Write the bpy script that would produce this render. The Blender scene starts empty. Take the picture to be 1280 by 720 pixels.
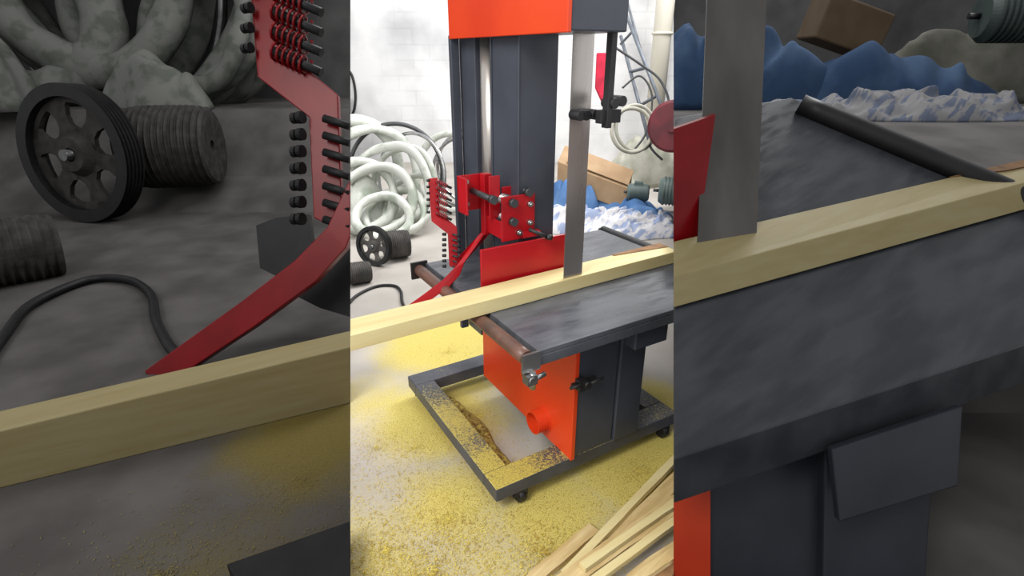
import bpy, bmesh, math, random
from mathutils import Vector, Matrix, noise
random.seed(4)
sc=bpy.context.scene
sc.view_settings.view_transform='Standard'
F=680.0; H=1.6; TH=math.atan(290/680.0); c_,s_=math.cos(TH),math.sin(TH)
CAM=Vector((0,0,H)); RT=Vector((1,0,0)); FW=Vector((0,c_,-s_)); UP=Vector((0,s_,c_))
def ray(u,v): return RT*((u-640)/F)+FW+UP*((360-v)/F)
def PT(u,v,t): return CAM+ray(u,v)*t
def PZ(u,v,z=0.0):
    r=ray(u,v); return CAM+r*((z-H)/r.z)
O=Vector((.233,1.688,0)); A=Vector((.859,.512,0)); B=Vector((-.512,.859,0)); ZU=Vector((0,0,1))
def W(a,b,z): return O+A*a+B*b+ZU*z
K=3.16
def IZ(u,v): return (640+(u-640)/K,360+(v-360)/K)
NL=RT-FW*((438-640)/F); NR=RT-FW*((842-640)/F)

# ---------------- materials
def S(r,g,b,k=1.0):
    f=lambda x:((x/255+.055)/1.055)**2.4 if x>10 else x/255/12.92
    return (f(r)*k,f(g)*k,f(b)*k,1)
def mat(name,c1,c2=None,rough=.6,metal=0,scale=6,stretch=(1,1,1),bump=0.0,lo=.35,hi=.65,detail=6,spec=.5,rot=0,bscale=None,rvar=0):
    m=bpy.data.materials.new(name); m.use_nodes=True; nt=m.node_tree; n=nt.nodes; l=nt.links
    b=n['Principled BSDF']; b.inputs['Roughness'].default_value=rough; b.inputs['Metallic'].default_value=metal
    b.inputs['Specular IOR Level'].default_value=spec
    tc=n.new('ShaderNodeTexCoord'); mp=n.new('ShaderNodeMapping'); mp.inputs['Scale'].default_value=stretch
    if rot:
        mp0=n.new('ShaderNodeMapping'); mp0.inputs['Rotation'].default_value=(0,0,-rot); l.new(tc.outputs['Object'],mp0.inputs[0]); l.new(mp0.outputs[0],mp.inputs[0])
    else: l.new(tc.outputs['Object'],mp.inputs[0])
    nz=n.new('ShaderNodeTexNoise'); nz.inputs['Scale'].default_value=scale; nz.inputs['Detail'].default_value=detail
    l.new(mp.outputs[0],nz.inputs[0])
    mr=n.new('ShaderNodeMapRange'); mr.inputs[1].default_value=lo; mr.inputs[2].default_value=hi; l.new(nz.outputs[0],mr.inputs[0])
    mx=n.new('ShaderNodeMixRGB'); mx.inputs[1].default_value=c1; mx.inputs[2].default_value=c2 or c1; l.new(mr.outputs[0],mx.inputs[0])
    l.new(mx.outputs[0],b.inputs['Base Color'])
    if rvar:
        n4=n.new('ShaderNodeTexNoise'); n4.inputs['Scale'].default_value=scale*2.2; n4.inputs['Detail'].default_value=8; l.new(mp.outputs[0],n4.inputs[0])
        r4=n.new('ShaderNodeMapRange'); r4.inputs[1].default_value=.35; r4.inputs[2].default_value=.65; r4.inputs[3].default_value=rough-rvar; r4.inputs[4].default_value=rough+rvar; l.new(n4.outputs[0],r4.inputs[0]); l.new(r4.outputs[0],b.inputs['Roughness'])
    if bump:
        bp=n.new('ShaderNodeBump'); bp.inputs['Strength'].default_value=bump; bp.inputs['Distance'].default_value=.01
        n2=n.new('ShaderNodeTexNoise'); n2.inputs['Scale'].default_value=bscale or scale*3; n2.inputs['Detail'].default_value=6; l.new(mp.outputs[0],n2.inputs[0])
        l.new(n2.outputs[0],bp.inputs['Height']); l.new(bp.outputs[0],b.inputs['Normal'])
    m['mix']=mx.name
    return m
def add_dust(m,blobs,up_only=False,c1=S(208,192,92),c2=S(156,132,60),nscale=170,big=5,soft=.3):
    nt=m.node_tree;n=nt.nodes;l=nt.links;b=n['Principled BSDF'];base=n[m['mix']]
    g=n.new('ShaderNodeNewGeometry')
    acc=None
    def math_(op,a,bb=None,cl=False):
        q=n.new('ShaderNodeMath');q.operation=op;q.use_clamp=cl
        for i,x in enumerate((a,bb)):
            if x is None: continue
            if isinstance(x,(int,float)): q.inputs[i].default_value=x
            else: l.new(x,q.inputs[i])
        return q.outputs[0]
    for (p,r,st) in blobs:
        d=n.new('ShaderNodeVectorMath');d.operation='DISTANCE';l.new(g.outputs['Position'],d.inputs[0]);d.inputs[1].default_value=p
        mr=n.new('ShaderNodeMapRange');mr.interpolation_type='SMOOTHSTEP';mr.inputs[1].default_value=r;mr.inputs[2].default_value=0;mr.inputs[3].default_value=0;mr.inputs[4].default_value=st
        l.new(d.outputs['Value'],mr.inputs[0])
        acc=mr.outputs[0] if acc is None else math_('MAXIMUM',acc,mr.outputs[0])
    nz=n.new('ShaderNodeTexNoise');nz.inputs['Scale'].default_value=nscale;nz.inputs['Detail'].default_value=3;nz.inputs['Roughness'].default_value=.8;l.new(g.outputs['Position'],nz.inputs[0])
    nb=n.new('ShaderNodeTexNoise');nb.inputs['Scale'].default_value=big;nb.inputs['Detail'].default_value=5;l.new(g.outputs['Position'],nb.inputs[0])
    t=math_('ADD',math_('MULTIPLY',nz.outputs[0],1.15),math_('MULTIPLY',nb.outputs[0],.35))
    t=math_('ADD',t,math_('MULTIPLY',acc,.75))
    msk=n.new('ShaderNodeMapRange');msk.inputs[1].default_value=.97;msk.inputs[2].default_value=.97+soft;msk.inputs[4].default_value=.9;l.new(t,msk.inputs[0])
    o=msk.outputs[0]
    if up_only:
        sp=n.new('ShaderNodeSeparateXYZ');l.new(g.outputs['Normal'],sp.inputs[0]);o=math_('MULTIPLY',o,math_('GREATER_THAN',sp.outputs[2],.7))
    cm=n.new('ShaderNodeMixRGB');cm.inputs[1].default_value=c1;cm.inputs[2].default_value=c2
    n3=n.new('ShaderNodeTexNoise');n3.inputs['Scale'].default_value=200;n3.inputs['Detail'].default_value=3;l.new(g.outputs['Position'],n3.inputs[0])
    r3=n.new('ShaderNodeMapRange');r3.inputs[1].default_value=.45;r3.inputs[2].default_value=.68;l.new(n3.outputs[0],r3.inputs[0]);l.new(r3.outputs[0],cm.inputs[0])
    mx=n.new('ShaderNodeMixRGB');l.new(o,mx.inputs[0]);l.new(base.outputs[0],mx.inputs[1]);l.new(cm.outputs[0],mx.inputs[2])
    l.new(mx.outputs[0],b.inputs['Base Color'])
D=.12  # default colour factor that paints the side bays dim
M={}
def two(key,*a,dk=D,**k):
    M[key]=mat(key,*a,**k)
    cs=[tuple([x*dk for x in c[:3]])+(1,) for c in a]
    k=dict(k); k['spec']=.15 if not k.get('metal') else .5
    M[key+'_d']=mat(key+'_dim',*cs,**k)  # side-bay copy: low light painted into the base colours
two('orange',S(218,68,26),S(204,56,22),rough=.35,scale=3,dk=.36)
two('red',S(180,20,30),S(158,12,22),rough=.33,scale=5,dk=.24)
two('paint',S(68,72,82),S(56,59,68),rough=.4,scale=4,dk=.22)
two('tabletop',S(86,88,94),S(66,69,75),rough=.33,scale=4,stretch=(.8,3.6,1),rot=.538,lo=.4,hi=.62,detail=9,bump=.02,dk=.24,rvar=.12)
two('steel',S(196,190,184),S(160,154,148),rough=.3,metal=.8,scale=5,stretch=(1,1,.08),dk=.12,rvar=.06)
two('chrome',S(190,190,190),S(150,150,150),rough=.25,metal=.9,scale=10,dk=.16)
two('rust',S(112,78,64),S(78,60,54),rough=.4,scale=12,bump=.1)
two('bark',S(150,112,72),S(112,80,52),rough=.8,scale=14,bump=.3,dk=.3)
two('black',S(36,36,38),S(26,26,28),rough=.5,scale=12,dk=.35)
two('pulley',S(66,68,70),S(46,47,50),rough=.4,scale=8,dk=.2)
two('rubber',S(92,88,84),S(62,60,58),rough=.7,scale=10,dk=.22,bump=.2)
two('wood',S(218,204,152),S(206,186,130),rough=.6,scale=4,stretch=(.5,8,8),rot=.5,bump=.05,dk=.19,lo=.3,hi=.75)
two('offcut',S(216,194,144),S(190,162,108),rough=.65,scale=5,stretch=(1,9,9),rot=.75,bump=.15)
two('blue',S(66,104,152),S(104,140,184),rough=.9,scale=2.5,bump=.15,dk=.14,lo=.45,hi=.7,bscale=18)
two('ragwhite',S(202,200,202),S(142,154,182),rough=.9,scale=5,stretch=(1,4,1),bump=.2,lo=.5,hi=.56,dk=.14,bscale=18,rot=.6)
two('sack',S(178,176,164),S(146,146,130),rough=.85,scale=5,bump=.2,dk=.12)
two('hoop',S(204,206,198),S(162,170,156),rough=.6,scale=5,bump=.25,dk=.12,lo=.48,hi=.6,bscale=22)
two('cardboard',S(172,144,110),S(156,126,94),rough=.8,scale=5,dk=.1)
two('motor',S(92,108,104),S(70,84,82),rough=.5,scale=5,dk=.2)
M['pipe']=mat('pipe',S(205,200,185),rough=.5)
M['redcloth']=mat('red_cloth',S(190,30,60),S(150,20,45),rough=.9,bump=.3)
M['maroon']=mat('maroon',S(112,34,44),S(84,26,36),rough=.5)
M['ladder']=mat('ladder_metal',S(118,124,132),S(94,100,108),rough=.5,metal=.3)
M['dust']=mat('sawdust',S(210,192,92),S(170,144,64),rough=.9,scale=30)
M['dustpile']=mat('sawdust_pile',S(196,178,86),S(122,92,50),rough=.95,scale=60,bump=.6,bscale=160,lo=.4,hi=.65)
M['dust_d']=mat('sawdust_dim',S(206,188,92,.14),S(176,150,66,.14),rough=.9,scale=30)  # same sawdust, dimness painted into its colour
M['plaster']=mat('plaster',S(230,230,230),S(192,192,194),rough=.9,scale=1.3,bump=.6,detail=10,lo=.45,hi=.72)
M['plaster_d']=mat('plaster_dim',S(206,206,206,.08),S(176,176,178,.06),rough=.9,scale=1.6,bump=.3,spec=.1)  # side walls: the plaster with low light painted in
def courses(m,k=.93):
    nt=m.node_tree;n=nt.nodes;l=nt.links;b=n['Principled BSDF'];base=n[m['mix']]
    tc=n.new('ShaderNodeTexCoord');mp=n.new('ShaderNodeMapping');mp.inputs['Rotation'].default_value=(math.pi/2,0,0);l.new(tc.outputs['Object'],mp.inputs[0])
    br=n.new('ShaderNodeTexBrick');br.inputs['Scale'].default_value=1;br.inputs['Brick Width'].default_value=.5;br.inputs['Row Height'].default_value=.22;br.inputs['Mortar Size'].default_value=.02;br.inputs['Mortar Smooth'].default_value=1
    br.inputs['Color1'].default_value=(1,1,1,1);br.inputs['Color2'].default_value=(.96,.96,.96,1);br.inputs['Mortar'].default_value=(k,k,k,1);l.new(mp.outputs[0],br.inputs[0])
    nz=n.new('ShaderNodeTexNoise');nz.inputs['Scale'].default_value=1.1;l.new(tc.outputs['Object'],nz.inputs[0])
    r=n.new('ShaderNodeMapRange');r.inputs[1].default_value=.35;r.inputs[2].default_value=.55;l.new(nz.outputs[0],r.inputs[0])
    mx=n.new('ShaderNodeMixRGB');mx.blend_type='MULTIPLY';l.new(r.outputs[0],mx.inputs[0]);l.new(base.outputs[0],mx.inputs[1]);l.new(br.outputs[0],mx.inputs[2]);l.new(mx.outputs[0],b.inputs['Base Color'])
courses(M['plaster'],.88)
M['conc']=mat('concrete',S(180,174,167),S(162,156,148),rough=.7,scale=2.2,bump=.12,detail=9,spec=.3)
M['conc_d']=mat('concrete_dim',S(176,171,168,.115),S(152,147,144,.095),rough=.85,scale=2.5,bump=.15,detail=9,spec=.1)  # side floors: the concrete darkened by colour to look dimly lit
blobs=[(PZ(560,428),.75,1.15),(PZ(545,520),.65,.95),(PZ(570,630),.55,.78),(PZ(700,640),.55,.9),(PZ(800,580),.6,1.15),(PZ(590,480),.3,.75),(PZ(500,700),.9,.58),(PZ(475,500),.6,.6),(PZ(815,500),.35,.95),(PZ(640,700),.6,.55)]
add_dust(M['conc'],blobs)
add_dust(M['conc_d'],[(PZ(400,540),.8,.95),(PZ(300,700),.9,.45)],c1=S(120,108,50,.42),c2=S(96,80,40,.42))  # dust colours darkened too, matching the painted dimness of this floor
M['framesteel']=mat('frame_steel',S(76,78,88),S(58,60,68),rough=.45,scale=6)
add_dust(M['framesteel'],[(W(-.3,.1,.12),.6,.68),(W(-.3,.5,.12),.6,.58),(W(.1,.05,.12),.35,.42),(W(.55,.1,.12),.4,.3)],up_only=True,nscale=120,soft=.22)

# ---------------- builder
POS={}
class MB:
    def __init__(s): s.bm=bmesh.new()
    def _face(s,vs,mi,sm=False):
        try:
            f=s.bm.faces.new(vs); f.material_index=mi; f.smooth=sm; return f
        except ValueError: return None
    def hexa(s,p,mi=0):
        v=[s.bm.verts.new(x) for x in p]
        for q in ((3,2,1,0),(4,5,6,7),(0,1,5,4),(1,2,6,5),(2,3,7,6),(3,0,4,7)): s._face([v[i] for i in q],mi)
    def mbox(s,a0,a1,b0,b1,z0,z1,mi=0):
        s.hexa([W(a0,b0,z0),W(a1,b0,z0),W(a1,b1,z0),W(a0,b1,z0),W(a0,b0,z1),W(a1,b0,z1),W(a1,b1,z1),W(a0,b1,z1)],mi)
    def obox(s,c,ax,ay,az,mi=0):
        s.hexa([c-ax-ay-az,c+ax-ay-az,c+ax+ay-az,c-ax+ay-az,c-ax-ay+az,c+ax-ay+az,c+ax+ay+az,c-ax+ay+az],mi)
    def prism(s,pts,vec,mi=0):
        vec=Vector(vec); n=len(pts)
        v0=[s.bm.verts.new(p) for p in pts]; v1=[s.bm.verts.new(Vector(p)+vec) for p in pts]
        s._face(v0[::-1],mi); s._face(v1,mi)
        for i in range(n): s._face([v0[i],v0[(i+1)%n],v1[(i+1)%n],v1[i]],mi)
    def sweep(s,pts,r,n=12,closed=False,mi=0,ry=None):
        pts=[Vector(p) for p in pts]; N=len(pts); rings=[]; up=None
        for i in range(N):
            if closed: t=(pts[(i+1)%N]-pts[i-1]).normalized()
            else: t=(pts[min(i+1,N-1)]-pts[max(i-1,0)]).normalized()
            if up is None:
                up=Vector((0,0,1)) if abs(t.z)<.9 else Vector((1,0,0))
            x=(up-t*up.dot(t)).normalized(); up=x; y=t.cross(x)
            rr=r(i/N) if callable(r) else r; r2=ry(i/N) if callable(ry) else (ry or rr)
            rings.append([s.bm.verts.new(pts[i]+x*(math.cos(k*2*math.pi/n)*rr)+y*(math.sin(k*2*math.pi/n)*(r2))) for k in range(n)])
        for i in range(N if closed else N-1):
            a=rings[i];b=rings[(i+1)%N]
            for k in range(n): s._face([a[k],a[(k+1)%n],b[(k+1)%n],b[k]],mi,True)
        if not closed: s._face(rings[0][::-1],mi); s._face(rings[-1],mi)
    def cyl(s,p0,p1,r,n=24,mi=0): s.sweep([p0,p1],r,n,mi=mi)
    def ring(s,c,nrm,R,r,n=64,m=10,mi=0,wob=0):
        nrm=Vector(nrm).normalized(); x=nrm.orthogonal().normalized() if abs(nrm.z)>.95 else nrm.cross(ZU).normalized(); y=nrm.cross(x)
        pts=[]
        for i in range(n):
            a=i*2*math.pi/n; w=1+wob*noise.noise(Vector((math.cos(a)*.9,math.sin(a)*.9,c.x*3+R)))
            p=Vector(c)+x*(math.cos(a)*R*w)+y*(math.sin(a)*R*w)+nrm*(wob*R*.8*noise.noise(Vector((math.cos(a)*.9,math.sin(a)*.9,c.x*7+R*3))))
            pts.append(p)
        if wob:
            f=lambda t:r*(1+.3*noise.noise(Vector((math.cos(t*6.283)*2.2,math.sin(t*6.283)*2.2,c.x*5))))
            g=lambda t:r*.8*(1+.3*noise.noise(Vector((math.cos(t*6.283)*2.2,math.sin(t*6.283)*2.2,c.x*5+9))))
            s.sweep(pts,f,m,True,mi,ry=g)
        else: s.sweep(pts,r,m,True,mi)
    def lathe(s,c,ax,prof,n=48,mi=0,sm=False):
        ax=Vector(ax).normalized(); x=ax.orthogonal().normalized(); y=ax.cross(x); rings=[]
        for (h,r) in prof: rings.append([s.bm.verts.new(c+ax*h+(x*math.cos(k*2*math.pi/n)+y*math.sin(k*2*math.pi/n))*max(r,1e-4)) for k in range(n)])
        for i in range(len(prof)-1):
            for k in range(n): s._face([rings[i][k],rings[i][(k+1)%n],rings[i+1][(k+1)%n],rings[i+1][k]],mi,sm)
    def obj(s,name,mats,parent=None,label=None,cat=None,clip=None,bevel=0,group=None,kind=None):
        bm=s.bm
        bmesh.ops.recalc_face_normals(bm,faces=bm.faces[:])
        for side in (clip or ''):
            no={'L':NL,'R':-NR,'l':-NL,'r':NR}[side]
            r=bmesh.ops.bisect_plane(bm,geom=bm.verts[:]+bm.edges[:]+bm.faces[:],plane_co=CAM,plane_no=no,clear_inner=True,dist=1e-5)
            ed=[e for e in r['geom_cut'] if isinstance(e,bmesh.types.BMEdge)]
            if ed and kind!='structure':
                try: bmesh.ops.holes_fill(bm,edges=ed,sides=0)
                except Exception: pass
        if not bm.verts: return None
        xs=[v.co for v in bm.verts]
        c=Vector([(min(p[i] for p in xs)+max(p[i] for p in xs))/2 for i in range(3)])
        if kind=='structure' or kind=='stuff': c=Vector((0,0,0))
        bmesh.ops.translate(bm,verts=bm.verts[:],vec=-c)
        me=bpy.data.meshes.new(name); bm.to_mesh(me); bm.free()
        o=bpy.data.objects.new(name,me); bpy.context.collection.objects.link(o)
        for m in (mats if isinstance(mats,(list,tuple)) else [mats]): me.materials.append(M[m] if isinstance(m,str) else m)
        POS[o]=c
        if parent: o.parent=parent; o.location=c-POS[parent]
        else: o.location=c
        if label:o['label']=label
        if cat:o['category']=cat
        if group:o['group']=group
        if kind:o['kind']=kind
        if bevel:
            b=o.modifiers.new('bevel','BEVEL'); b.width=bevel; b.segments=2; b.limit_method='ANGLE'
        return o
def empty(name,p,label,cat,group=None):
    e=bpy.data.objects.new(name,None); bpy.context.collection.objects.link(e); e.location=p; POS[e]=Vector(p); e.empty_display_size=.1
    e['label']=label; e['category']=cat
    if group:e['group']=group
    return e

# ---------------- setting
WY=9.0
def wallpt(u,v):
    r=ray(u,v); return CAM+r*(WY/r.y)
def ground(name,us,mt):
    m=MB()
    a0=PZ(us[0],1400); a1=PZ(us[1],1400)
    def onwall(u):
        k=(u-640)/F; d=WY*c_+H*s_; return Vector((k*d,WY,0))
    p=[a0,a1,onwall(us[1]),onwall(us[0])]
    v=[m.bm.verts.new(x) for x in p]; m._face(v,0)
    return m.obj(name,mt,kind='structure')
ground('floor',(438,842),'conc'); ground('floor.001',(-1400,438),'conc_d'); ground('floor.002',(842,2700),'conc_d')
def wall(name,us,mt):
    m=MB()
    def col(u,z):
        k=(u-640)/F; d=WY*c_-(z-H)*s_; return Vector((k*d,WY,z))
    m.prism([col(us[0],-.02),col(us[1],-.02),col(us[1],4.2),col(us[0],4.2)],(0,.12,0))
    return m.obj(name,mt,kind='structure')
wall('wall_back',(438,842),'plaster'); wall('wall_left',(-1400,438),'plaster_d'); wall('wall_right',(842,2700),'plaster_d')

# ---------------- band saw (main)
saw=empty('band_saw',W(.15,.4,0),'tall dark grey and orange band saw on steel base frame','band saw')
m=MB(); z0,z1=.06,.12
a0,a1,b0,b1,w=-.316,.62,.039,.95,.1
m.mbox(a0,a1,b0,b0+w,z0,z1); m.mbox(a0,a1,b1-w,b1,z0,z1); m.mbox(a0,a0+w,b0+w,b1-w,z0,z1); m.mbox(a1-w,a1,b0+w,b1-w,z0,z1)
base=m.obj('base_frame','framesteel',saw,'dark steel base frame dusted with yellow sawdust',bevel=.004)
for (a,b) in ((-.2,.06),(.56,.06),(-.27,.9),(.56,.9)):
    m=MB(); m.cyl(W(a-.015,b,.03),W(a+.015,b,.03),.03); m.mbox(a-.025,a+.025,b-.02,b+.02,.035,.06); m.cyl(W(a-.03,b,.03),W(a+.03,b,.03),.008,8)
    m.obj('caster',"black",base)
m=MB(); m.mbox(.04,.235,.04,.76,.12,.665); m.mbox(.24,.37,.03,.6,.12,.665)
m.mbox(.255,.42,-.025,.03,.575,.662)
cab=m.obj('cabinet','paint',saw,bevel=.004)
m=MB(); m.mbox(.018,.038,.03,.765,.115,.66); m.obj('door','orange',cab,'orange sheet steel cabinet door',bevel=.003)
m=MB()
pc=W(.018,.226,.195)
prof=[(0,.058),(.004,.058),(.004,.05),(.055,.05),(.055,.044),(-.01,.044)]
m.lathe(pc,-A,prof); m.obj('dust_port','orange',cab,'round orange dust extraction outlet')
m=MB(); m.mbox(.0,.11,.01,.03,.47,.485); m.mbox(.02,.05,.0,.035,.455,.5); m.cyl(W(.055,.012,.478),W(.055,-.01,.478),.014,12); m.cyl(W(-.015,.015,.475),W(.03,.0,.49),.006,8); m.cyl(W(.055,.0,.478),W(.12,-.012,.495),.006,8)
m.obj('latch',['black'],cab,'black toggle latch')
# table
m=MB(); m.mbox(-.2,.83,-.05,.9,.70,.72); m.mbox(-.2,.83,-.05,-.035,.662,.70); m.mbox(-.2,-.185,-.035,.9,.668,.70); m.mbox(.815,.83,-.035,.9,.665,.70)
tab=m.obj('table','tabletop',saw,'dark grey scuffed cast work table',bevel=.003)
m=MB(); m.sweep([W(-.232,-.03+.93*i/20,.692) for i in range(21)],.026,20)
m.cyl(W(-.232,-.055,.692),W(-.232,.93,.692),.01,10); m.obj('roller','rust',tab,'rusty brown steel feed roller')
m=MB(); m.mbox(-.268,-.2,-.062,-.052,.66,.725); m.mbox(-.262,-.225,-.085,-.05,.622,.655); m.cyl(W(-.245,-.09,.64),W(-.245,-.04,.64),.013,12); m.cyl(W(-.235,-.07,.6),W(-.235,-.07,.66),.011,12);m.cyl(W(-.26,-.075,.63),W(-.19,-.075,.645),.009,12)
m.obj('roller_bracket','chrome',tab,'bright metal roller clamp and bolt')
m=MB(); m.mbox(-.27,-.19,.90,.912,.65,.73); m.obj('bracket','black',tab,'black angle bracket')
m=MB(); m.sweep([W(.86,.03+.88*i/20,.705) for i in range(21)],.028,20); m.cyl(W(.86,.0,.705),W(.86,.94,.705),.01,8); m.obj('roller','black',tab,'dark steel outfeed roller')
# column
m=MB(); m.mbox(.04,.21,.47,.68,.72,1.68); m.mbox(.05,.2,.84,.985,.3,1.68); m.mbox(.0,.04,.96,.985,.3,1.68); m.mbox(.16,.2,.66,.86,.3,1.68)
m.mbox(.034,.04,.465,.475,.72,1.68); m.mbox(.034,.04,.672,.684,.72,1.68)
m.obj('column','paint',saw,'dark grey vertical steel column',bevel=.004)
m=MB(); m.cyl(W(.09,.78,.7),W(.09,.78,1.68),.042,24); m.obj('guide_rod','steel',saw,'bare steel vertical shaft')
m=MB(); m.mbox(.012,.235,.13,.96,1.67,2.4); hs=m.obj('upper_housing','paint',saw,bevel=.005)
m=MB(); m.mbox(-.005,.011,.125,.965,1.665,2.4); m.obj('door','orange',hs,'orange-red upper wheel cover door',bevel=.003)
# blade
m=MB(); m.prism([W(.148,.30,.66),W(.24,.30,.66)]+[W(.24,.30,1.75),W(.148,.30,1.75)],B*.002)
m.obj('blade','steel',saw,'wide brushed steel band saw blade')
# guide
m=MB(); m.mbox(.21,.232,.17,.2,1.37,1.7); m.mbox(.19,.28,.18,.21,1.385,1.43); m.mbox(.14,.25,.25,.265,1.40,1.42)
for (a,z) in ((.15,1.41),(.175,1.41),(.215,1.41)): m.cyl(W(a,.235,z),W(a,.29,z),.018,16)
for (a,z) in ((.235,1.452),(.268,1.458)): m.cyl(W(a,.16,z),W(a,.22,z),.018,16)
m.obj('blade_guide','black',saw,'black blade guide rollers on a square post',bevel=.002)
# fence
m=MB(); m.mbox(-.16,.272,.42,.43,.722,.918); m.mbox(-.16,.272,.43,.46,.722,.732)
fen=m.obj('fence','red',saw,'glossy red flat steel fence plate',bevel=.003)
# red clamp block
m=MB(); m.mbox(-.045,.107,.455,.465,.92,1.10); m.mbox(-.15,-.02,.62,.63,1.02,1.165); m.mbox(-.058,-.022,.575,.61,.92,1.17)
m.mbox(-.062,-.013,.525,.532,1.0,1.17); m.mbox(-.0,.1,.53,.54,.92,1.12); m.mbox(-.045,-.037,.467,.60,.93,1.0); m.mbox(.095,.103,.465,.54,.93,1.0)
m.mbox(-.15,-.142,.55,.632,1.02,1.165)
cl=m.obj('clamp_block','red',saw,'red welded steel clamp plates with rods and bolts',bevel=.002)
for (a,z) in ((.0,1.075),(.0,1.0),(-.09,1.1),(.07,1.11)):
    m=MB(); m.cyl(W(a,.44,z),W(a,.66,z),.012,14); m.cyl(W(a,.432,z),W(a,.455,z),.018,6); m.obj('rod','pulley',cl)
for k in range(2):
    pts=[]
    for i in range(97):
        t=i/96; an=t*2*math.pi*8; pts.append(W(.0+.02*math.cos(an),.468+.06*t,(1.075 if k==0 else 1.0)+.02*math.sin(an)))
    m=MB(); m.sweep(pts,.004,6); m.obj('coil_spring','chrome',cl,'bright steel coil spring')
for (a,z) in ((.08,1.06),(.08,.985),(.03,.95),(-.12,1.14),(-.12,1.05)):
    bb=.455 if a>-.1 else .62
    m=MB(); m.cyl(W(a,bb-.014,z),W(a,bb,z),.012,6); m.cyl(W(a,bb-.022,z),W(a,bb,z),.006,10); m.obj('bolt','chrome',cl)
m=MB(); m.cyl(W(.07,.44,.96),W(.13,.4,.93),.008,10); m.cyl(W(.13,.4,.93),W(.15,.39,.925),.012,10); m.obj('handle','black',cl)
m=MB(); m.mbox(.04,.12,.43,.46,.93,.95); m.obj('bracket','red',cl)

def knob(m,p,rs,d):
    m.lathe(p,d,[(0,.001),(0,rs*.9),(rs*.8,rs*.9),(rs*.8,rs*.6),(rs*1.2,rs*.6),(rs*1.2,rs*1.0),(rs*2.0,rs*1.0),(rs*2.0,.001)],14)
def finger(parent,fn,th,rs,clip=None,sfx=''):
    P=lambda u,v,dt=0: fn(u,v,dt)
    m=MB(); m.prism([P(*q) for q in ((308,-72),(345,-77),(354,62),(422,118),(428,290),(392,272),(386,146),(322,96))],FW*th)
    m.prism([P(308,-72),P(322,96),P(322,96,th*3),P(308,-72,th*3)],RT*th*.3)
    sp=m.obj('finger_plate','red'+sfx,parent,'red zig-zag steel plate',clip=clip,bevel=th*.1)
    dd=RT*.9-FW*.3
    for i in range(6):
        y=-62+25*i
        m=MB(); m.sweep([P(340,y,-.01),P(402,y+28,-.02)],rs*.9,10); m.obj('pin','pulley'+sfx,sp,'dark steel pin',clip=clip)
        p0,p1=P(342,y,-.01),P(384,y+20,-.015); d=(p1-p0); x=d.normalized().orthogonal(); yv=d.normalized().cross(x)
        m=MB(); m.sweep([p0+d*(j/60)+(x*math.cos(j*.1047*6)+yv*math.sin(j*.1047*6))*rs*1.15 for j in range(61)],rs*.3,5); m.obj('coil_spring','red'+sfx,sp,'red coil spring',clip=clip)
        m=MB(); knob(m,P(304,y-2,-.02),rs,dd); m.obj('knob','black'+sfx,sp,'black threaded knob',clip=clip)
    for i in range(7):
        y=148+21*i
        m=MB(); knob(m,P(366,y,-.02),rs*1.2,dd); m.obj('knob','black'+sfx,sp,'black threaded knob',clip=clip)
        m=MB(); m.sweep([P(405,y,-.02),P(438,y+10,-.03)],rs*.8,10); m.obj('pin','black'+sfx,sp,clip=clip)
    m=MB(); top=[(590,66),(545,108),(500,160),(434,230),(409,284),(368,326),(300,378),(180,464)]; bot=[(200,486),(318,408),(394,352),(432,310),(452,258),(515,185),(562,134),(600,92)]
    m.prism([P(q[0],q[1],-.04 if q[0]<500 else 0) for q in top+bot],FW*th*1.5)
    m.obj('arm','red'+sfx,parent,'long bent red steel arm',clip=clip,bevel=th*.1)
def fnc(u,v,dt):
    x,y=IZ(u,v); return PT(x,y,2.28+dt+.0004*(u-300))
finger(cl,fnc,.010,.006)
# workpiece board
m=MB()
def brd(a,db,z): return W(a,.277+.034*(a+.1)+db,z)
m.hexa([brd(-1.2,0,.722),brd(.8,0,.722),brd(.8,.12,.722),brd(-1.2,.12,.722),brd(-1.2,0,.778),brd(.8,0,.778),brd(.8,.12,.778),brd(-1.2,.12,.778)])
bo=m.obj('wooden_board','wood',label='long pale yellow timber board lying across the saw table',cat='board',clip='L',bevel=.002)
m=MB(); m.hexa([brd(.5,.105,.776),brd(.8,.06,.776),brd(.8,.122,.776),brd(.5,.122,.776),brd(.5,.108,.781),brd(.8,.062,.781),brd(.8,.122,.781),brd(.5,.122,.781)]); m.obj('bark_edge','bark',bo,'brown bark edge')

# ---------------- sawdust flakes
def flakes(name,spec,n,mt,test,zf=.003,sz=.0045):
    m=MB(); bm=m.bm
    for i in range(n):
        c,r=random.choice(spec); a=random.random()*6.28; q=abs(random.gauss(0,.5))*r; x=c.x+math.cos(a)*q; y=c.y+math.sin(a)*q
        d=y*c_+H*s_; u=640+F*x/d
        if not test(u): continue
        near=max(.7,min(1.6,2.5-y*.9))
        L=random.uniform(.4,1.5)*sz*near; t=random.random()*6.28; e=Vector((math.cos(t),math.sin(t),0))*L; f=Vector((-e.y,e.x,0))*.35; p=Vector((x,y,zf))
        vs=[bm.verts.new(p-e),bm.verts.new(p+f+ZU*L*.3),bm.verts.new(p+e+f*.8+ZU*L*.1),bm.verts.new(p+e*.2-f*.3+ZU*L*.5)]
        m._face(vs,0)
    return m.obj(name,mt,label='scattered yellow sawdust and curled shavings on concrete floor',cat='sawdust',kind='stuff')
fl=[(PZ(520,560),.6),(PZ(560,650),.6),(PZ(480,690),.6),(PZ(680,690),.45),(PZ(800,590),.4),(PZ(560,440),.5),(PZ(600,520),.35),(PZ(540,720),.6),(PZ(470,560),.6),(W(-.17,.5,0),.2)]
flakes('sawdust',fl,18000,'dust',lambda u:438.5<u<841)
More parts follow.
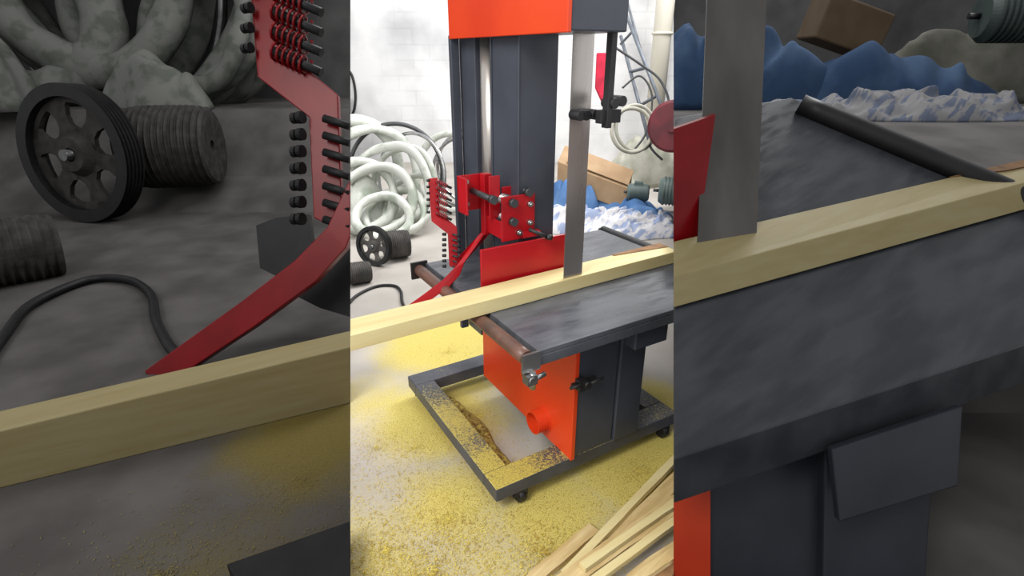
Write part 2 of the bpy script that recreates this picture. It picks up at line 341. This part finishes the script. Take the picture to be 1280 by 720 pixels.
flakes('sawdust',[(PZ(380,600),.5),(PZ(200,720),.7)],2200,'dust_d',lambda u:u<437)

# ---------------- offcuts
G='timber offcuts beside the saw base'
def off(i,p,q,wd,z,th=.022,mt=None):
    P0=PZ(p[0],p[1],z);P1=PZ(q[0],q[1],z); d=(P1-P0); n=Vector((-d.y,d.x,0)).normalized()*wd
    m=MB(); N=10; vs=[]
    for k in range(N+1):
        c=P0+d*(k/N); e0=.5+.10*noise.noise(Vector((k*.7,i*3.1,0))); e1=.5+.14*noise.noise(Vector((k*.7,i*3.1,5)))
        vs.append([m.bm.verts.new(v) for v in (c-n*e0,c+n*e1,c+n*e1*.96+ZU*th,c-n*e0*.96+ZU*th)])
    for k in range(N):
        a=vs[k];b=vs[k+1]
        for e in range(4): m._face([a[e],b[e],b[(e+1)%4],a[(e+1)%4]],1 if (e==1 and i%2) else 0)
    m._face(vs[0],0);m._face(vs[-1][::-1],0)
    m.obj('wood_offcut',[mt or ('offcut' if i%3 else 'wood'),'bark'],label='rough sawn pale timber offcut board lying in a pile',cat='wood offcut',group=G,clip='R')
off(1,(640,750),(742,664),.05,.002); off(2,(672,770),(850,600),.06,.004,.024); off(3,(705,722),(848,572),.03,.03)
off(4,(690,745),(880,610),.07,.028,.026); off(5,(745,765),(905,645),.055,.03); off(7,(820,770),(900,690),.09,.004,.026); off(6,(728,712),(862,618),.03,.056,.018)
off(8,(770,745),(900,655),.035,.056); off(9,(700,760),(868,636),.028,.056,.02); off(10,(655,760),(760,680),.02,.024,.014); off(11,(775,770),(890,668),.05,.03,.024,'bark')

# ---------------- pulley, rolls, hoops
def pulley(name,c,nrm,R,sfx='',label='',clip=None):
    e=empty(name,Vector((c.x,c.y,0)),label,'pulley'); nrm=Vector(nrm).normalized()
    m=MB(); pr=[(-.15*R,.82*R),(-.15*R,R)]
    for k in range(5):
        x=-.15*R+.3*R*(k/5.0); pr+=[(x,R),(x+.03*R,.93*R),(x+.06*R,R)]
    pr+=[(.15*R,.82*R),(-.15*R,.82*R)]
    m.lathe(c,nrm,pr,56); m.obj('rim','black'+sfx,e,'black grooved pulley rim',clip=clip)
    m=MB(); x=nrm.cross(ZU).normalized(); y=x.cross(nrm)
    m.lathe(c,nrm,[(-.16*R,.10*R),(-.16*R,.24*R),(-.02*R,.34*R),(.02*R,.34*R),(.16*R,.24*R),(.16*R,.10*R),(-.16*R,.10*R)],32)
    for k in range(6):
        a=k*math.pi/3+.2; pts=[]
        for (rr,hw) in ((.28,.36),(.42,.18),(.55,.17),(.68,.26),(.84,.6)): pts.append((rr,hw))
        pl=[(rr,-hw*.5) for rr,hw in pts]+[(rr,hw*.5) for rr,hw in pts[::-1]]
        d=x*math.cos(a)+y*math.sin(a); t=nrm.cross(d)
        m.prism([c+d*(q[0]*R)+t*(q[1]*R*1.3)-nrm*.035*R for q in pl],nrm*.07*R)
    m.lathe(c,nrm,[(-.035*R,.74*R),(-.035*R,.84*R),(.035*R,.84*R),(.035*R,.74*R),(-.035*R,.74*R)],48)
    m.obj('spoked_web','rubber'+sfx,e,'dusty dark cast spoked web and hub',clip=clip)
    m=MB(); m.cyl(c-nrm*.2*R,c+nrm*.26*R,.08*R,20); m.obj('shaft','chrome'+sfx,e,clip=clip)
    return e
def roll(name,p0,p1,R,sfx='',label='',clip=None,ribs=14):
    d=(p1-p0); L=d.length; pr=[(0,R*.15),(0,R*.9)]
    for k in range(ribs):
        e=1-.22*max(0,(abs((k+.5)/ribs-.5)*2-.5))**1.5
        pr+=[((k+.1)/ribs*L,R*.93*e),((k+.5)/ribs*L,R*e),((k+.9)/ribs*L,R*.93*e)]
    pr+=[(L,R*.7),(L*.97,R*.15),(L*.5,R*.12),(0,R*.15)]
    m=MB(); m.lathe(p0,d,pr,48); m.obj(name,'rubber'+sfx,label=label,cat='hose roll',clip=clip)
def setrest(u,v,R):
    g=PZ(u,v); return Vector((g.x,g.y,R))
pc=setrest(470,331,.165); nv=Vector((-.45,-1,.12))
pulley('belt_pulley',pc,nv,.165,label='black spoked belt pulley wheel standing on concrete floor')
roll('ribbed_roll',pc+Vector((.05,.12,-.035)),pc+Vector((.25,.2,-.04)),.12,label='dark ribbed hose roll behind the pulley')
roll('ribbed_roll',Vector((*PZ(432,357).xy,.09)),Vector((*PZ(464,351).xy,.08)),.085,label='dark ribbed hose roll lying on concrete floor',clip='L')
GH='wrapped hoops leaning by the wall'
def hoop(u,vb,R,r,nr,mt,clip=None,label='large hoop bound in whitish wrapping, leaning',base=0.0,wob=.14):
    g=PZ(u,vb,base); nrm=Vector(nr).normalized(); lean=math.sqrt(max(0,1-nrm.z**2))
    c=Vector((g.x,g.y,base+(R+r)*lean))
    m=MB(); m.ring(c,nrm,R,r,mi=0,wob=wob,n=110 if wob else 64,m=12); m.obj('wrapped_hoop',mt,label=label,cat='hoop',group=GH,clip=clip)
hoop(474,290,.33,.055,(.1,-1,.6),'hoop',clip='L'); hoop(490,284,.40,.045,(-.2,-1,.4),'hoop',clip='L'); hoop(468,278,.46,.05,(.3,-1,.3),'hoop',clip='L')
hoop(507,280,.38,.035,(-.45,-1,.4),'hoop',clip='L');hoop(480,297,.24,.05,(.3,-1,1.1),'hoop',clip='L');hoop(517,274,.44,.018,(-.6,-1,.25),'chrome',clip='L',label='bare grey metal hoop leaning',wob=0)
hoop(450,276,.48,.07,(.5,-1,.3),'hoop',clip='L');hoop(500,272,.48,.022,(0,-1,.2),'pulley',clip='L',label='dark grey metal hoop leaning',wob=0);hoop(454,288,.34,.06,(.4,-1,.6),'hoop',clip='L');hoop(514,286,.30,.035,(-.6,-1,.9),'hoop',clip='L');hoop(496,291,.28,.045,(-.1,-1,1.3),'hoop',clip='L')
hoop(568,266,.40,.035,(-.2,-1,.25),'hoop');hoop(580,258,.38,.018,(-.4,-1,.2),'chrome',label='bare grey metal hoop leaning',wob=0);hoop(592,254,.42,.018,(-.2,-1,.2),'chrome',label='bare grey metal hoop leaning',wob=0)
def heap(name,c,rx,ry,h,mt,label,cat,clip=None,amp=.05,fs=5,seed=0,rot=0,n=96,group=None):
    m=MB(); bm=m.bm; cr,sr=math.cos(rot),math.sin(rot)
    N=n; R_=n//2
    top=bm.verts.new(c+ZU*h*.9)
    prev=None
    for i in range(1,R_+1):
        rr=i/R_; cur=[]
        for k in range(N):
            a=k*2*math.pi/N; e=1+.4*noise.noise(Vector((math.cos(a)*1.4,math.sin(a)*1.4,seed)))
            x=math.cos(a)*rr*rx*e;y=math.sin(a)*rr*ry*e
            q=Vector((x*fs*.5,y*fs*.5,seed)); wq=q+Vector((noise.noise(q),noise.noise(q+Vector((9,0,0))),0))*.9
            wq=Vector((wq.x*.6+wq.y*.5,(wq.y-wq.x)*1.1,wq.z))
            f1=noise.noise(wq*1.1); f2=noise.noise(wq*2.2+Vector((5,5,5)))
            z=h*max(0,1-rr**2.2)**.75*(1+.25*noise.noise(Vector((x/rx*1.5,y/ry*1.5,seed+3))))+amp*(f1+.3*f2+.35)*(1-rr**6)
            if i==R_: z=0
            cur.append(bm.verts.new(c+Vector((x*cr-y*sr,x*sr+y*cr,max(z,0)))))
        for k in range(N):
            if prev: m._face([prev[k],cur[k],cur[(k+1)%N],prev[(k+1)%N]],0,True)
            else: m._face([top,cur[k],cur[(k+1)%N]],0,True)
        if prev is None: top.co=c+ZU*(sum((v.co.z-c.z) for v in cur)/N)
        prev=cur
    m._face(prev[::-1],0)
    m.obj(name,mt,label=label,cat=cat,clip=clip,group=group)
heap('cloth_sack',PZ(450,280),.34,.25,.5,'hoop','crumpled whitish wrapping cloth among the hoops','cloth',clip='L',seed=3,amp=.12,fs=10)
heap('sawdust_pile',W(-.165,.50,0),.06,.34,.02,'dustpile','low brown-edged sawdust pile inside the base frame','sawdust',seed=41,rot=.538,fs=30,amp=.02)
heap('sawdust_pile',W(-.03,.175,0),.2,.055,.02,'dustpile','low brown-edged sawdust pile inside the base frame','sawdust',seed=43,rot=.538,fs=30,amp=.02)
def smooth(pts,n=8):
    out=[]
    P=[pts[0]]+pts+[pts[-1]]
    for i in range(1,len(P)-2):
        for k in range(n):
            t=k/n; a,b,c,d=P[i-1],P[i],P[i+1],P[i+2]
            out.append(.5*((2*b)+(c-a)*t+(2*a-5*b+4*c-d)*t*t+(3*b-a-3*c+d)*t**3))
    out.append(P[-2]); return out
m=MB(); m.sweep(smooth([PZ(u,v,.012) for u,v in ((430,388),(445,370),(470,358),(492,357),(501,364),(503,378),(512,392),(530,400))]),.011,8); m.obj('cable','black',label='black rubber cable snaking over the concrete floor',cat='cable',clip='L')
m=MB(); m.sweep(smooth([wallpt(u,v)-Vector((0,.04,0)) for u,v in ((434,85),(441,95),(445,115),(444,135),(438,150))]),.02,8); m.obj('cable','black',label='black cable hanging on the plaster wall',cat='cable',clip='L')

# ---------------- items by the wall
def vp(u,y,z): d=y*c_-(z-H)*s_; return Vector(((u-640)/F*d,y,z))
px=vp(829,8.7,2.0).x; m=MB(); m.cyl(Vector((px,8.7,0)),Vector((px,8.7,4)),.13,24); m.ring(Vector((px,8.7,1.9)),(0,0,1),.135,.02); m.obj('drain_pipe','pipe',label='cream plastic vertical pipe against the wall',cat='pipe')
lad=empty('stepladder',PZ(810,215),'grey metal folding stepladder leaning against the wall','ladder')
for (q0,q1,w) in (((772,-10,7.4),(842,172,6.7),.03),((776,45,7.6),(812,178,7.0),.026),((782,-5,7.9),(800,60,7.6),.02)):
    m=MB(); m.sweep([PT(*q0),PT(*q1)],w,4); m.obj('rail','ladder',lad)
for (q0,q1) in (((790,40,7.2),(776,55,7.5)),((806,85,7.1),(787,90,7.4)),((820,120,7.0),(800,132,7.2))):
    m=MB(); m.sweep([PT(*q0),PT(*q1)],.022,4); m.obj('rung','ladder',lad)
m=MB(); cc=PT(842,158,6.0); m.lathe(cc,Vector((-.5,-1,.1)),[(-.05,0),(-.05,.25),(-.03,.28),(.03,.28),(.05,.25),(.05,.0)],48); m.lathe(cc,Vector((-.5,-1,.1)),[(-.09,0),(-.09,.06),(.09,.06),(.09,0)],24)
m.obj('flywheel','maroon',label='dark red disc wheel leaning among the sacks',cat='wheel',clip='R')
m=MB(); m.ring(PT(790,163,6.1),(.2,-1,.3),.24,.022); m.ring(PT(795,160,6.15),(.3,-1,.3),.25,.02); m.obj('wire_coil','sack',label='pale hose coil leaning on the sacks',cat='coil')
m=MB()
m.sweep(smooth([PT(u,v,6.2) for u,v in ((770,60),(800,80),(825,100),(836,130),(822,150),(812,180),(828,200))]),.014,8); m.sweep(smooth([PT(u,v,6.3) for u,v in ((778,110),(800,95),(815,120),(808,165),(790,190))]),.012,8)
m.obj('cable','pulley',label='tangled dark cable hanging over the sacks',cat='cable',clip='R')
ax=(PT(786,242,5.9)-PT(702,210,5.9)); cb=PT(744,222,5.8)
m=MB(); m.obox(cb,ax*.5,Vector((.05,.16,.06)),ZU*.12); m.obox(cb+ZU*.124+Vector((.05,-.02,0)),ax*.44,Vector((.05,.13,.05)),ZU*.005,0); m.obj('cardboard_box',['cardboard'],label='long brown cardboard box leaning on piled rags',cat='box',bevel=.01)
heap('sack',PZ(805,230),.62,.35,.55,'sack','stack of beige grey woven sacks','sack',clip='R',seed=9,amp=.1,fs=8)
heap('sack',PZ(750,240),.5,.3,.26,'sack','flattened beige woven sack','sack',seed=12,amp=.06,fs=8)
heap('rag_pile',PZ(782,286),.70,.42,.13,'ragwhite','pile of white and pale blue rags','rags',clip='R',seed=2,fs=14,amp=.09)
heap('rag_pile',PZ(712,285),.36,.25,.18,'ragwhite','pile of white and pale blue rags','rags',clip='R',seed=4,fs=14,amp=.09)
heap('denim_cloth',PZ(765,268),.50,.26,.22,'blue','crumpled blue denim cloth','cloth',clip='R',seed=5,fs=9,amp=.12)
heap('denim_cloth',PZ(712,272),.38,.26,.34,'blue','crumpled blue denim cloth','cloth',seed=6,fs=9,amp=.12)
heap('denim_cloth',PZ(800,280),.36,.22,.2,'blue','crumpled blue denim cloth','cloth',clip='R',seed=8,fs=9,amp=.1)
def motor(c,nrm,R,L,sfx='',clip=None):
    e=empty('electric_motor',Vector((c.x,c.y,0)),'grey green finned electric motor lying among rags','motor'); nrm=Vector(nrm).normalized()
    m=MB(); pr=[(0,0),(0,R*.8),(L*.08,R*.95)]
    for k in range(10): x=L*(.1+.08*k); pr+=[(x,R),(x+L*.04,R),(x+L*.04,R*.93),(x+L*.08,R*.93)]
    pr+=[(L*.95,R*.9),(L,R*.7),(L,0)]; m.lathe(c,nrm,pr,40); m.obox(c+nrm*L*.5+ZU*R,nrm*L*.2,nrm.cross(ZU)*R*.4,ZU*R*.25); m.obj('body','motor'+sfx,e,clip=clip)
    m=MB(); m.cyl(c-nrm*R*.4,c,R*.12,16); m.obj('shaft','pulley'+sfx,e,clip=clip)
motor(PT(824,238,5.4),(.9,-.3,0),.14,.4,clip='R'); motor(PT(784,240,5.6),(.9,-.2,0),.09,.22)
m=MB()
q=[PT(746,66,7),PT(766,66,7),PT(764,120,7),PT(752,128,7),PT(744,110,7)]; m.prism(q,(0,.05,0)); m.obj('red_cloth','redcloth',label='crimson cloth hanging by the wall',cat='cloth',bevel=.02)

# ================= bay with dimness painted into its colours: large pulley, hoops, guard, beam
c1=PZ(112,277); Rw=.68; c1=Vector((c1.x+.04,c1.y+.1,Rw)); nv=Vector((-.25,-1,.1))
pulley('belt_pulley',c1,nv,Rw,sfx='_d',label='large black spoked belt pulley with painted-in dimness',clip='l')
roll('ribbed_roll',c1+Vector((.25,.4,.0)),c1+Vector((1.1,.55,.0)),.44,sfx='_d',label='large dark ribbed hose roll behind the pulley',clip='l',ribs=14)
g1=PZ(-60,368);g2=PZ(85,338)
roll('ribbed_roll',Vector((g1.x,g1.y,.27)),Vector((g2.x,g2.y,.22)),.26,sfx='_d',label='large dark ribbed hose roll lying on painted-dim floor',clip='l',ribs=12)
def ramp(prof,x0,x1,clip,lab):
    m=MB(); m.prism([Vector((x0,y,z)) for y,z in prof],(x1-x0,0,0)); m.obj('concrete_ramp','conc_d',label=lab,cat='ramp',clip=clip)
ramp([(5.9,0),(6.5,.28),(7.2,.98),(8.95,1.0),(8.95,0)],-8,-1.6,'l','grey concrete ramp under the hoops')
def bh(u,v,Rp,rp,t,nr,mt='hoop_d',wob=.14):
    m=MB(); m.ring(PT(u,v,t),nr,Rp/F*t,rp/F*t,n=130,m=16,wob=wob); m.obj('wrapped_hoop',mt,label='large hoop bound in pale wrapping with painted-in dimness',cat='hoop',group='large wrapped hoops on the ramp',clip='l')
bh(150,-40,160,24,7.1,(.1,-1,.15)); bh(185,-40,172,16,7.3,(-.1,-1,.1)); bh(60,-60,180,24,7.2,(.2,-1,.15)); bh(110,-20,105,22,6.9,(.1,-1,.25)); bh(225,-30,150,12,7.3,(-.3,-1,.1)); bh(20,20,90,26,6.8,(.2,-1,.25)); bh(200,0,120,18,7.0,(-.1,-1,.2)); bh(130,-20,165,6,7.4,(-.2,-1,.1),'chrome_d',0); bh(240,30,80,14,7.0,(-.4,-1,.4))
heap('cloth_sack',Vector((PT(10,150,7.0).x,7.1,.98)),.7,.35,.9,'hoop_d','crumpled pale wrapping cloth among painted-dim hoops','cloth',clip='l',seed=13,fs=5,amp=.2)
heap('cloth_sack',Vector((PT(210,150,7.0).x,7.2,.98)),.6,.3,.5,'hoop_d','crumpled pale wrapping cloth among painted-dim hoops','cloth',clip='l',seed=15,fs=5,amp=.2)
fg=empty('finger_guard',PZ(225,455),'large red steel guard bracket with black knobs with painted-in dimness','machine guard')
finger(fg,lambda u,v,dt:PT(u,v,3.05+dt*2),.05,.028,clip='l',sfx='_d')
m=MB(); m.prism([PT(u,v,3.3) for u,v in ((320,282),(345,272),(385,268),(392,320),(345,345),(325,335))],FW*.06); m.prism([PT(u,v,3.3) for u,v in ((385,318),(438,268),(450,268),(450,400),(400,385),(350,360))],FW*.1); m.obj('bracket','black_d',fg,'black angle bracket',clip='l')
m=MB(); fb=[PZ(-120,640),PZ(480,494)]; dv=Vector((.15,.28,0)); hh=ZU*.245; h2=ZU*.32
m.hexa([fb[0],fb[1],fb[1]+dv,fb[0]+dv,fb[0]+hh,fb[1]+h2,fb[1]+dv+h2,fb[0]+dv+hh]); m.obj('wooden_beam','wood_d',label='thick pale timber beam lying on painted-dim concrete floor',cat='beam',clip='l',bevel=.006)
m=MB(); m.sweep(smooth([PZ(u,v,.035) for u,v in ((-30,470),(5,420),(40,380),(110,350),(160,350),(188,368),(195,400),(210,430),(225,446))]),.03,10); m.obj('cable','black_d',label='thick black cable curving over painted-dim floor',cat='cable',clip='l')
m=MB(); m.prism([PZ(283,705,.1),PZ(470,640,.1),PZ(560,760,.1),PZ(380,860,.1)],(0,0,-.1)); m.obj('steel_plate','black_d',label='dark steel frame corner on painted-dim floor',cat='steel frame',clip='l',bevel=.004)

# ================= bay with its dimness painted in the materials: large saw table
p0,p1,p2=PT(842,575,1.5),PT(955,130,2.4),PT(1280,435,1.75); qn=(p1-p0).cross(p2-p0).normalized()
if qn.z<0: qn=-qn
def PQ(u,v,off=0):
    r=ray(u,v); return CAM+r*(((p0+qn*off-CAM).dot(qn))/r.dot(qn))
def TQ(u,v):
    r=ray(u,v); return (p0-CAM).dot(qn)/r.dot(qn)
big=empty('band_saw',Vector((p1.x,1.9,0)),'large dark band saw table, blade and cabinet with painted-in dimness','band saw')
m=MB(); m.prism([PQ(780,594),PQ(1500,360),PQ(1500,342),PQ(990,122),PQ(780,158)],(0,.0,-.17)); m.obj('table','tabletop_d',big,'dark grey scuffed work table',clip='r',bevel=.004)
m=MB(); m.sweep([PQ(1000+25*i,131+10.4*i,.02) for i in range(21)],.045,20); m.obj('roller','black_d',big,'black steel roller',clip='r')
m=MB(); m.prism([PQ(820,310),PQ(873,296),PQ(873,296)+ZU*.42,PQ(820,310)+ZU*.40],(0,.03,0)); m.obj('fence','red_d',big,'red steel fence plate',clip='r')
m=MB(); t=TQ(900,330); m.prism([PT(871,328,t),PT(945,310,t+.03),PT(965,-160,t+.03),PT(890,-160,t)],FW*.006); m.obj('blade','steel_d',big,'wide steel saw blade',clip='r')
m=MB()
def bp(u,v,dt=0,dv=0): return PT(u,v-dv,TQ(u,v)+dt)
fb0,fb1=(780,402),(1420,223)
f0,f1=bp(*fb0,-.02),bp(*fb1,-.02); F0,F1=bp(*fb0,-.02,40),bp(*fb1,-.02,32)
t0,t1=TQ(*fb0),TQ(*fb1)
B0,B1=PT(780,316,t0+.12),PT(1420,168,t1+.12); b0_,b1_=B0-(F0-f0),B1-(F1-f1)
m.hexa([f0,f1,b1_,b0_,F0,F1,B1,B0]); bo=m.obj('wooden_board','wood_d',label='pale timber board lying on the painted-dim saw table',cat='board',clip='r',bevel=.003)
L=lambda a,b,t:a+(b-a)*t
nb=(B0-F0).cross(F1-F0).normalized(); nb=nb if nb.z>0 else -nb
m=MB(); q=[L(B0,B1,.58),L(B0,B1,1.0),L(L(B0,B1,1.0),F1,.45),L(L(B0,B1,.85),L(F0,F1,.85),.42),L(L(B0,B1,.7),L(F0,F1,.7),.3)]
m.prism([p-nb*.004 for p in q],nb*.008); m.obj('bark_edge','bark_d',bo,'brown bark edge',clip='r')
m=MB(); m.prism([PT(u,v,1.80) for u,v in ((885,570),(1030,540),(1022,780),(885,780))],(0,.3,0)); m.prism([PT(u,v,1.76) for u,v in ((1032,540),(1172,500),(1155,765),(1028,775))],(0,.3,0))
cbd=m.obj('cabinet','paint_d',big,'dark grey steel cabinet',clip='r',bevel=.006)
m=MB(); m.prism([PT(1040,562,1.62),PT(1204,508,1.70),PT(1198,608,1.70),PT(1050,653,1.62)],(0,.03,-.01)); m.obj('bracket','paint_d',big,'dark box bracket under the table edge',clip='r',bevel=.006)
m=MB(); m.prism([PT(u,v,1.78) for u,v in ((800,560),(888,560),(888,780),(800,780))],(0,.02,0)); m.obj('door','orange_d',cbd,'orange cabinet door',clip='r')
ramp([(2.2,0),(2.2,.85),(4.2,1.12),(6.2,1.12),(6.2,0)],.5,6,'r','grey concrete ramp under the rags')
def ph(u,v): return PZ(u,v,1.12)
heap('rag_pile',ph(1115,146),1.5,.4,.12,'ragwhite_d','pile of white and pale blue rags with painted-in dimness','rags',clip='r',seed=22,fs=6.5,amp=.14)
heap('denim_cloth',ph(1095,134),1.15,.4,.45,'blue_d','crumpled blue denim cloth with painted-in dimness','cloth',clip='r',seed=25,fs=3.5,amp=.2)
heap('denim_cloth',ph(900,134),1.1,.4,.65,'blue_d','crumpled blue denim cloth with painted-in dimness','cloth',clip='r',seed=26,fs=3.5,amp=.2)
m=MB(); m.obox(PT(1055,34,5.5),Vector((.33,0,-.1)),Vector((0,.2,0)),Vector((.05,0,.2))); m.obj('cardboard_box','cardboard_d',label='brown cardboard box on painted-dim rags',cat='box',clip='r',bevel=.02)
heap('sack',ph(1190,125)+Vector((0,-.1,0)),1.3,.4,.72,'sack_d','painted-dim grey woven sack behind the rags','sack',clip='r',seed=33,fs=4,amp=.15)
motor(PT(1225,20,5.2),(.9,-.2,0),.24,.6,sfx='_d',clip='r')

# ---------------- light & camera
w=bpy.data.worlds.new('World'); sc.world=w; w.use_nodes=True; w.node_tree.nodes['Background'].inputs[0].default_value=(.98,.985,1,1); w.node_tree.nodes['Background'].inputs[1].default_value=1.0
def area(p,tgt,e,size,col=(1,1,1)):
    l=bpy.data.lights.new('area','AREA'); l.energy=e; l.size=size; l.color=col; o=bpy.data.objects.new('lamp_area',l); bpy.context.collection.objects.link(o); o.location=p
    o.rotation_euler=(Vector(tgt)-Vector(p)).to_track_quat('-Z','Y').to_euler(); return o
area((-2.5,-1.5,5),(0,2.5,.4),300,2.5,(1,.98,.94)); area((3.5,7.0,6),(0.3,2,.5),400,2.2); area((0,4.5,6),(0,9,1.5),280,3)
cd=bpy.data.cameras.new('Camera'); cd.sensor_width=36; cd.lens=F/1280*36; cd.clip_start=.05; co=bpy.data.objects.new('Camera',cd); bpy.context.collection.objects.link(co); co.location=CAM; co.rotation_euler=(math.pi/2-TH,0,0); sc.camera=co
